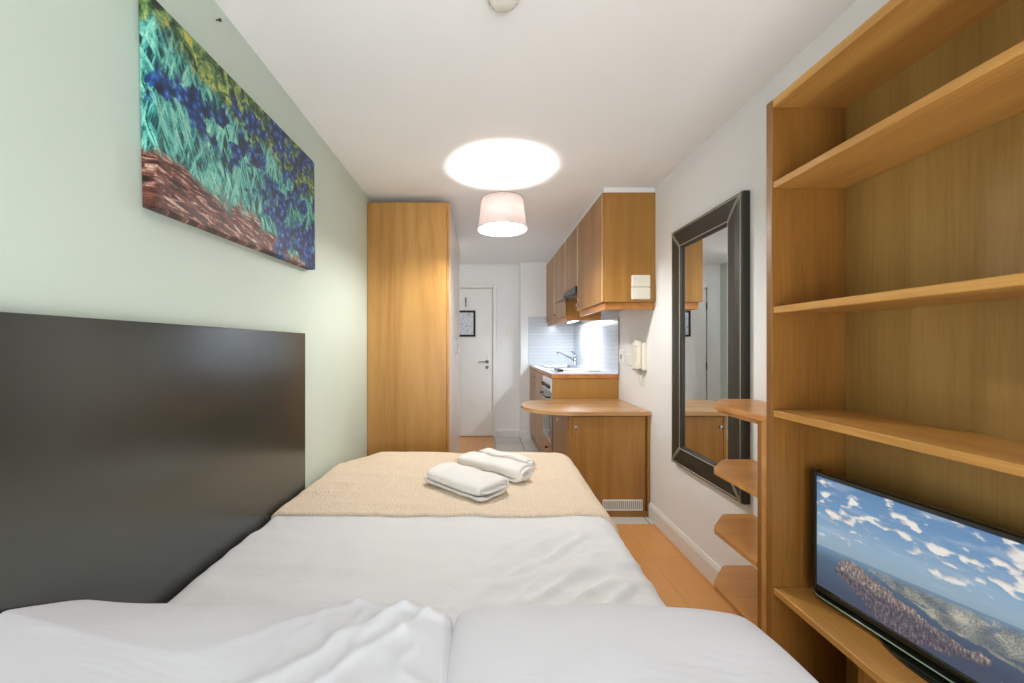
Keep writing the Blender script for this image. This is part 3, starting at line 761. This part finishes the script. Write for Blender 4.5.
obj('drain', bm_lathe(bmesh.new(), [(.03, .832), (.03, .836), (.02, .835), (.002, .834)], (.89, 4.66, 0), 'Z', 24), M['chrome'], t)
# tap
t = thing('faucet', 'chrome mixer faucet with long angled spout behind the sink', 'faucet', (1.105, 4.90, .966))
fx, fy = 1.115, 4.90
obj('faucet_body', bm_lathe(bmesh.new(), [(.026, .966), (.026, .975), (.019, .982), (.018, 1.085), (.014, 1.095)], (fx, fy, 0), 'Z', 20), M['chrome'], t)
obj('spout', bm_tube(bmesh.new(), [(fx, fy, 1.03), (fx-.05, fy-.015, 1.06), (fx-.21, fy-.05, 1.135), (fx-.225, fy-.054, 1.135), (fx-.228, fy-.055, 1.11)], [.011, .010, .009, .010, .010]), M['chrome'], t)
obj('lever', bm_tube(bmesh.new(), [(fx, fy, 1.095), (fx-.01, fy-.01, 1.12), (fx-.07, fy-.03, 1.155)], [.012, .009, .007]), M['chrome'], t)
# hob
t = thing('hob', 'pale flat hob set in the worktop end above the oven', 'hob', (.89, 3.77, .966))
obj('hob_plate', box(.66, 1.12, 3.53, 4.02, .9665, .978, bev=.004, seg=2), M['laminate'], t)
for x, y, r in ((.80, 3.86, .075), (.99, 3.70, .09)):
    obj('hotplate', bm_lathe(bmesh.new(), [(r+.006, .978), (r+.004, .981), (r, .985), (.02, .985), (.018, .982)], (x, y, 0), 'Z', 36), M['greyp'], t)
obj('control_block', box(.665, .715, 3.60, 3.80, .978, .998, bev=.004, seg=2), M['black'], t)

# ------------------------------------------------------------------ breakfast bar
t = thing('base_cabinet', 'orange wood cabinet with a white vent grille under the breakfast bar', 'cabinet', (.88, 3.15, 0), 'kitchen base cabinets')
ax0, ax1, ay0, ay1 = .60, 1.172, 2.822, 3.47
obj('side_panel', box(ax0, ax0+.018, ay0, ay1, 0, .72, bev=.001), M['wood_kside'], t)
obj('side_panel', box(ax1-.018, ax1, ay0, ay1, 0, .72, bev=.001), M['wood_k'], t)
obj('carcass', box(ax0+.018, ax1-.018, ay0+.024, ay1, .045, .72, bev=.001), M['wood_k'], t)
obj('plinth', box(ax0+.018, ax1-.018, ay0+.006, ay0+.023, 0, .043, bev=.001), M['wood_k'], t)
d_ = obj('door', box(ax0+.02, ax1-.036, ay0+.003, ay0+.022, .046, .712, bev=.0015), M['wood_k'], t)
obj('knob', bm_lathe(bmesh.new(), [(.006, 0), (.006, -.012), (.013, -.018), (.013, -.024), (.008, -.028)], (ax0+.045, ay0+.003, .64), 'Y', 16), M['steel'], d_)
bm = bmesh.new()
gx0, gx1, gz0, gz1 = .838, 1.118, .050, .126
for a in ((gz0, gz0+.009), (gz1-.009, gz1)): bm_box(bm, gx0, gx1, ay0-.005, ay0+.003, a[0], a[1], bev=.001)
nb = 21
for k in range(nb):
    x = gx0 + (gx1-gx0-.006)*k/(nb-1); bm_box(bm, x, x+.006, ay0-.005, ay0+.003, gz0+.009, gz1-.009, bev=.0005)
gr_ = obj('vent_grille', bm, M['plastic'], d_)
obj('vent_backing', box(gx0+.002, gx1-.002, ay0+.001, ay0+.003, gz0+.002, gz1-.002, bev=0), M['greyp'], d_)
# side door facing the aisle, with a white knob
d_ = obj('side_door', box(ax0-.006, ax0-.0005, ay0+.02, ay1-.01, .05, .71, bev=.001), M['wood_kside'], t)
knob(d_, ax0-.006, 3.14, .635, M['plastic'])
# D-shaped top
pts = [(XR-.002, 2.80), (XR-.002, 3.472)]
cy_ = (2.80+3.472)/2; ry = (3.472-2.80)/2; rx = .36; cxx = .293+rx
for k in range(33):
    a = PI/2 + PI*k/32; c_, s_ = math.cos(a), math.sin(a)
    pts.append((cxx + rx*math.copysign(abs(c_)**.92, c_), cy_ + ry*math.copysign(abs(s_)**.92, s_)))
o = obj('breakfast_bar', bm_prism(bmesh.new(), pts, .7205, .750, 'Z', bev=.002), M['wood_bar'], base=(.75, 3.13, .72))
tag(o, 'rounded light wood breakfast bar top jutting from the right wall', 'breakfast bar')

# ------------------------------------------------------------------ wall fittings near the kitchen
t = thing('intercom_phone', 'cream intercom handset on the right wall beyond the mirror', 'intercom', (XR, 2.98, 1.03))
obj('phone_base', box(XR-.032, XR, 2.885, 3.085, 1.035, 1.235, bev=.006, seg=2), M['cream'], t)
bm = bmesh.new()
bm_box(bm, XR-.062, XR-.032, 2.895, 2.95, 1.045, 1.245, bev=.010, seg=3)
hs = obj('handset', bm, M['cream'], t)
obj('earpiece', box(XR-.072, XR-.05, 2.893, 2.952, 1.205, 1.25, bev=.008, seg=3), M['cream'], hs); obj('mouthpiece', box(XR-.072, XR-.05, 2.893, 2.952, 1.04, 1.085, bev=.008, seg=3), M['cream'], hs)
pts = [(XR-.025+.004*math.cos(k*1.1), 2.94+.02*math.sin(PI*k/70)+.004*math.sin(k*1.1), 1.04-.13*math.sin(PI*k/70)) for k in range(71)]
pts = [(XR-.02+.004*math.cos(k*1.3), 2.91+.07*k/90+.004*math.sin(k*1.3), 1.04-.12*math.sin(PI*k/90)) for k in range(91)]
obj('coiled_cord', bm_tube(bmesh.new(), pts, .0028, 6), M['cream'], t)
obj('base_edge', box(XR-.034, XR, 2.885, 3.085, 1.026, 1.0345, bev=.001), M['greyp'], t)
t = thing('wall_socket', 'white double socket plate beside the cream intercom', 'socket', (XR, 3.22, 1.06))
obj('socket_plate', box(XR-.010, XR, 3.10, 3.30, 1.055, 1.145, bev=.003), M['plastic'], t)
for y in (3.15, 3.25): obj('rocker', box(XR-.014, XR-.010, y-.008, y+.008, 1.120, 1.137, bev=.001), M['plastic'], t)
t = thing('cooker_switch', 'white switch plate between the socket and the tiled kitchen wall', 'switch', (XR, 3.40, 1.07))
obj('switch_plate', box(XR-.010, XR, 3.345, 3.455, 1.065, 1.175, bev=.003), M['plastic'], t)
obj('rocker', box(XR-.016, XR-.010, 3.385, 3.415, 1.10, 1.14, bev=.002), M['greyp'], t)

# ------------------------------------------------------------------ mirror
my0, my1, mz0, mz1, fw = 1.765, 2.435, .510, 1.897, .118
t = thing('wall_mirror', 'tall mirror in a stitched dark leather frame on right wall', 'mirror', (XR, (my0+my1)/2, mz0))
fxo = XR-.036
def ring_pts(i, x):   # i = inset
    return [(x, my0+i, mz0+i), (x, my1-i, mz0+i), (x, my1-i, mz1-i), (x, my0+i, mz1-i)]
bm = bmesh.new()
secs = [(0.0, XR-.001), (0.0, fxo+.006), (.006, fxo), (.05, fxo-.003), (fw-.010, fxo-.0), (fw, fxo+.008), (fw, XR-.018)]
rings = [[bm.verts.new(p) for p in ring_pts(i, x)] for i, x in secs]
for a, b in zip(rings, rings[1:]):
    for k in range(4): bm.faces.new((a[k], a[(k+1) % 4], b[(k+1) % 4], b[k]))
bmesh.ops.recalc_face_normals(bm, faces=bm.faces)
fr = obj('leather_frame', bm, M['leather'], t)
bm = bmesh.new(); xs_ = fxo-.0015
for ins in (.012, fw-.014):
    P4 = ring_pts(ins, xs_+ (.001 if ins < .05 else .0015))
    for k in range(4): bm_tube(bm, [P4[k], P4[(k+1) % 4]], .0019, 6)
A, B = ring_pts(.004, xs_+.001), ring_pts(fw-.012, xs_+.0015); Cn = ring_pts(.05, fxo-.0035)
for k in range(4):
    for s_ in (-.007, .007):
        bm_tube(bm, [(A[k][0], A[k][1], A[k][2]+s_), (Cn[k][0], Cn[k][1], Cn[k][2]+s_), (B[k][0], B[k][1], B[k][2]+s_)], .0015, 6)
obj('stitching', bm, M['stitch'], fr)
obj('mirror_glass', box(XR-.020, XR-.016, my0+fw-.002, my1-fw+.002, mz0+fw-.002, mz1-fw+.002, bev=0), M['mirror'], t)

# ------------------------------------------------------------------ corner shelf unit
t = thing('corner_shelf', 'open wood end unit of four cut-corner shelves beside the bookcase', 'shelf unit', (1.03, 1.45, 0))
SF = .912
obj('side_panel', box(SF, XR-.018, 1.292, 1.316, 0, .9615, bev=.0012), M['wood_cs'], t)
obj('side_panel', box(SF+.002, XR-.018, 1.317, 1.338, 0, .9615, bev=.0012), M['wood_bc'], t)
obj('back_rail', box(XR-.034, XR-.018, 1.339, 1.40, .0, .945, bev=.001), M['wood_cs'], t)
for z, y0 in ((.265, 1.339), (.487, 1.339), (.722, 1.339), (.982, 1.292)):
    out = [(SF, y0), (SF, 1.585), (SF+.012, 1.607), (SF+.105, 1.712), (SF+.125, 1.725), (XR-.018, 1.725), (XR-.018, y0)]
    obj('shelf', bm_prism(bmesh.new(), out, z-.020, z, 'Z', bev=.0015), M['wood_cs'], t)
out = [(SF+.012, 1.339), (SF+.012, 1.585), (SF+.115, 1.705), (XR-.018, 1.705), (XR-.018, 1.339)]
obj('apron', bm_prism(bmesh.new(), out, .946, .9615, 'Z'), M['wood_cs'], t)

# ------------------------------------------------------------------ bookcase
t = thing('bookcase', 'tall open wood bookcase of deep shelves with a television inside', 'bookcase', (1.03, .78, 0))
by0, by1, bz = .27, 1.290, 1.988
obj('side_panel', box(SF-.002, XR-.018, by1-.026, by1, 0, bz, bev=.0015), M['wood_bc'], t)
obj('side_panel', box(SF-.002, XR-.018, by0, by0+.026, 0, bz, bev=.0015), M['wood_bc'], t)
obj('back_panel', box(XR-.030, XR-.0185, by0+.026, by1-.026, .06, bz-.026, bev=0), M['wood_back'], t)
obj('top_panel', box(SF, XR-.018, by0+.026, by1-.026, bz-.026, bz, bev=.0015), M['wood_bcy'], t)
obj('plinth', box(SF+.02, SF+.038, by0+.026, by1-.026, 0, .06, bev=.001), M['wood_bcy'], t)
for z in (1.728, 1.334, 1.008, .448, .08):
    obj('shelf', box(SF+.001, XR-.031, by0+.027, by1-.027, z-.021, z, bev=.0015), M['wood_bcy'], t)
obj('divider', box(SF+.03, XR-.031, .99, 1.008, .0805, .426, bev=.001), M['wood_bc'], t)

# ------------------------------------------------------------------ television
TX, TY, TZ0 = 1.000, 1.222, .472
ang = math.atan2(-.14, 1)     # turned a little towards the bed
t = thing('television', 'flat black television on bookcase shelf showing a coastal city and clouds', 'television', (TX, TY, .449))
tl, thh = .655, .362
# local frame: length along -Y from the origin, front face at x=0
def tvbox(*a, **k): return box(*a, **k)
def TB(x0, x1, l0, l1, z0, z1, bev=.002, seg=1): return box(TX+x0, TX+x1, TY-l1, TY-l0, z0, z1, bev=bev, seg=seg)
bz0, bz1 = TZ0, TZ0+thh
bm = bmesh.new()
def add_tb(bm, x0, x1, l0, l1, z0, z1, bev=.002): bm_box(bm, TX+x0, TX+x1, TY-l1, TY-l0, z0, z1, bev=bev)
add_tb(bm, 0, .03, 0, .014, bz0, bz1, .004); add_tb(bm, 0, .03, tl-.014, tl, bz0, bz1, .004)
add_tb(bm, 0, .03, .014, tl-.014, bz1-.016, bz1, .004); add_tb(bm, 0, .03, .014, tl-.014, bz0, bz0+.020, .004)
obj('bezel', bm, M['glossblack'], t)
obj('rear_casing', TB(.030, .055, .03, tl-.03, bz0+.01, bz1-.02, .008, 2), M['black'], t)
bm = bmesh.new(); x_ = TX+.004
vs = [bm.verts.new(p) for p in ((x_, TY-.013, bz0+.019), (x_, TY-tl+.013, bz0+.019), (x_, TY-tl+.013, bz1-.015), (x_, TY-.013, bz1-.015))]
f = bm.faces.new(vs); uvl = bm.loops.layers.uv.new('UVMap')
for lp, uv in zip(f.loops, ((0, 0), (1, 0), (1, 1), (0, 1))): lp[uvl].uv = uv
f.normal_update()
if f.normal.x > 0: f.normal_flip()
obj('screen', bm, M['tvpic'], t)
M['greenedge'] = simple('clear acrylic edge', (150, 168, 140), .15)
bm = bm_prism(bmesh.new(), [(TX+.002, TY-.004), (TX-.010, TY-.03), (TX-.012, TY-.28), (TX-.010, TY-tl+.03), (TX+.002, TY-tl+.004), (TX+.03, TY-tl+.02), (TX+.03, TY-.02)], TZ0-.010, TZ0-.001, 'Z', bev=.002)
obj('front_lip', bm, M['glossblack'], t)
bm = bm_tube(bmesh.new(), [(TX+.001, TY-.004, TZ0-.005), (TX-.0105, TY-.03, TZ0-.005), (TX-.0125, TY-.28, TZ0-.005), (TX-.0105, TY-tl+.03, TZ0-.005)], .0016, 6)
obj('edge_strip', bm, M['greenedge'], t)
bm = bm_lathe(bmesh.new(), [(.0, 0), (.0, 0)], (0, 0, 0)) if False else bmesh.new()
pts = [(TX+.045+.085*math.cos(a), TY-tl/2+.17*math.sin(a)) for a in [2*PI*k/40 for k in range(40)]]
pts = [(min(x, TX+.075), y) for x, y in pts]
bm_prism(bm, pts, .449, .457, 'Z'); obj('stand', bm, M['glossblack'], t)
obj('stand_neck', TB(.012, .04, tl/2-.06, tl/2+.06, .457, TZ0+.02, .003), M['glossblack'], t)
t.rotation_euler = (0, 0, .138)

# ------------------------------------------------------------------ lights
def area(name, loc, rot, sx, sy, power, color, spread=None):
    l = bpy.data.lights.new(name, 'AREA'); l.shape = 'RECTANGLE'; l.size, l.size_y = sx, sy; l.energy = power; l.color = color
    if spread: l.spread = spread
    o = bpy.data.objects.new(name, l); COL.objects.link(o); o.location = loc; o.rotation_euler = rot; return o
area('added_window_fill', ((WX0+WX1)/2, YF-.45, .85), (PI/2+math.radians(32), 0, 0), 1.7, 1.3, 66, (.93, .97, 1.0))  # fill light added outside the added window, tilted up to brighten the ceiling
def point(name, loc, power, color, r):
    l = bpy.data.lights.new(name, 'POINT'); l.energy = power; l.color = color; l.shadow_soft_size = r
    o = bpy.data.objects.new(name, l); COL.objects.link(o); o.location = loc; return o
area('strip_light_glow', (1.005, 4.39, 1.480), (0, 0, 0), .035, .60, 12, (.80, .90, 1))
wd = bpy.data.worlds.new('World'); S.world = wd; wd.use_nodes = True
bg = wd.node_tree.nodes['Background']; bg.inputs[0].default_value = (.85, .92, 1, 1); bg.inputs[1].default_value = 1.0

# ------------------------------------------------------------------ camera
cd = bpy.data.cameras.new('Camera'); cam = bpy.data.objects.new('Camera', cd); COL.objects.link(cam)
cam.location = (0, 0, 1.21); cam.rotation_euler = (PI/2, 0, 0)
cd.sensor_fit = 'HORIZONTAL'; cd.sensor_width = 36; cd.lens = 36*400/1024; cd.clip_start = .02
cd.shift_x = (512-484)/1024; cd.shift_y = (346-341.5)/1024
S.camera = cam
S.view_settings.view_transform = 'Standard'; S.view_settings.look = 'None'; S.view_settings.gamma = 1
S.view_settings.use_curve_mapping = False; S.view_settings.exposure = 0.12
for o in S.objects:
    if '_o' in o: del o['_o']
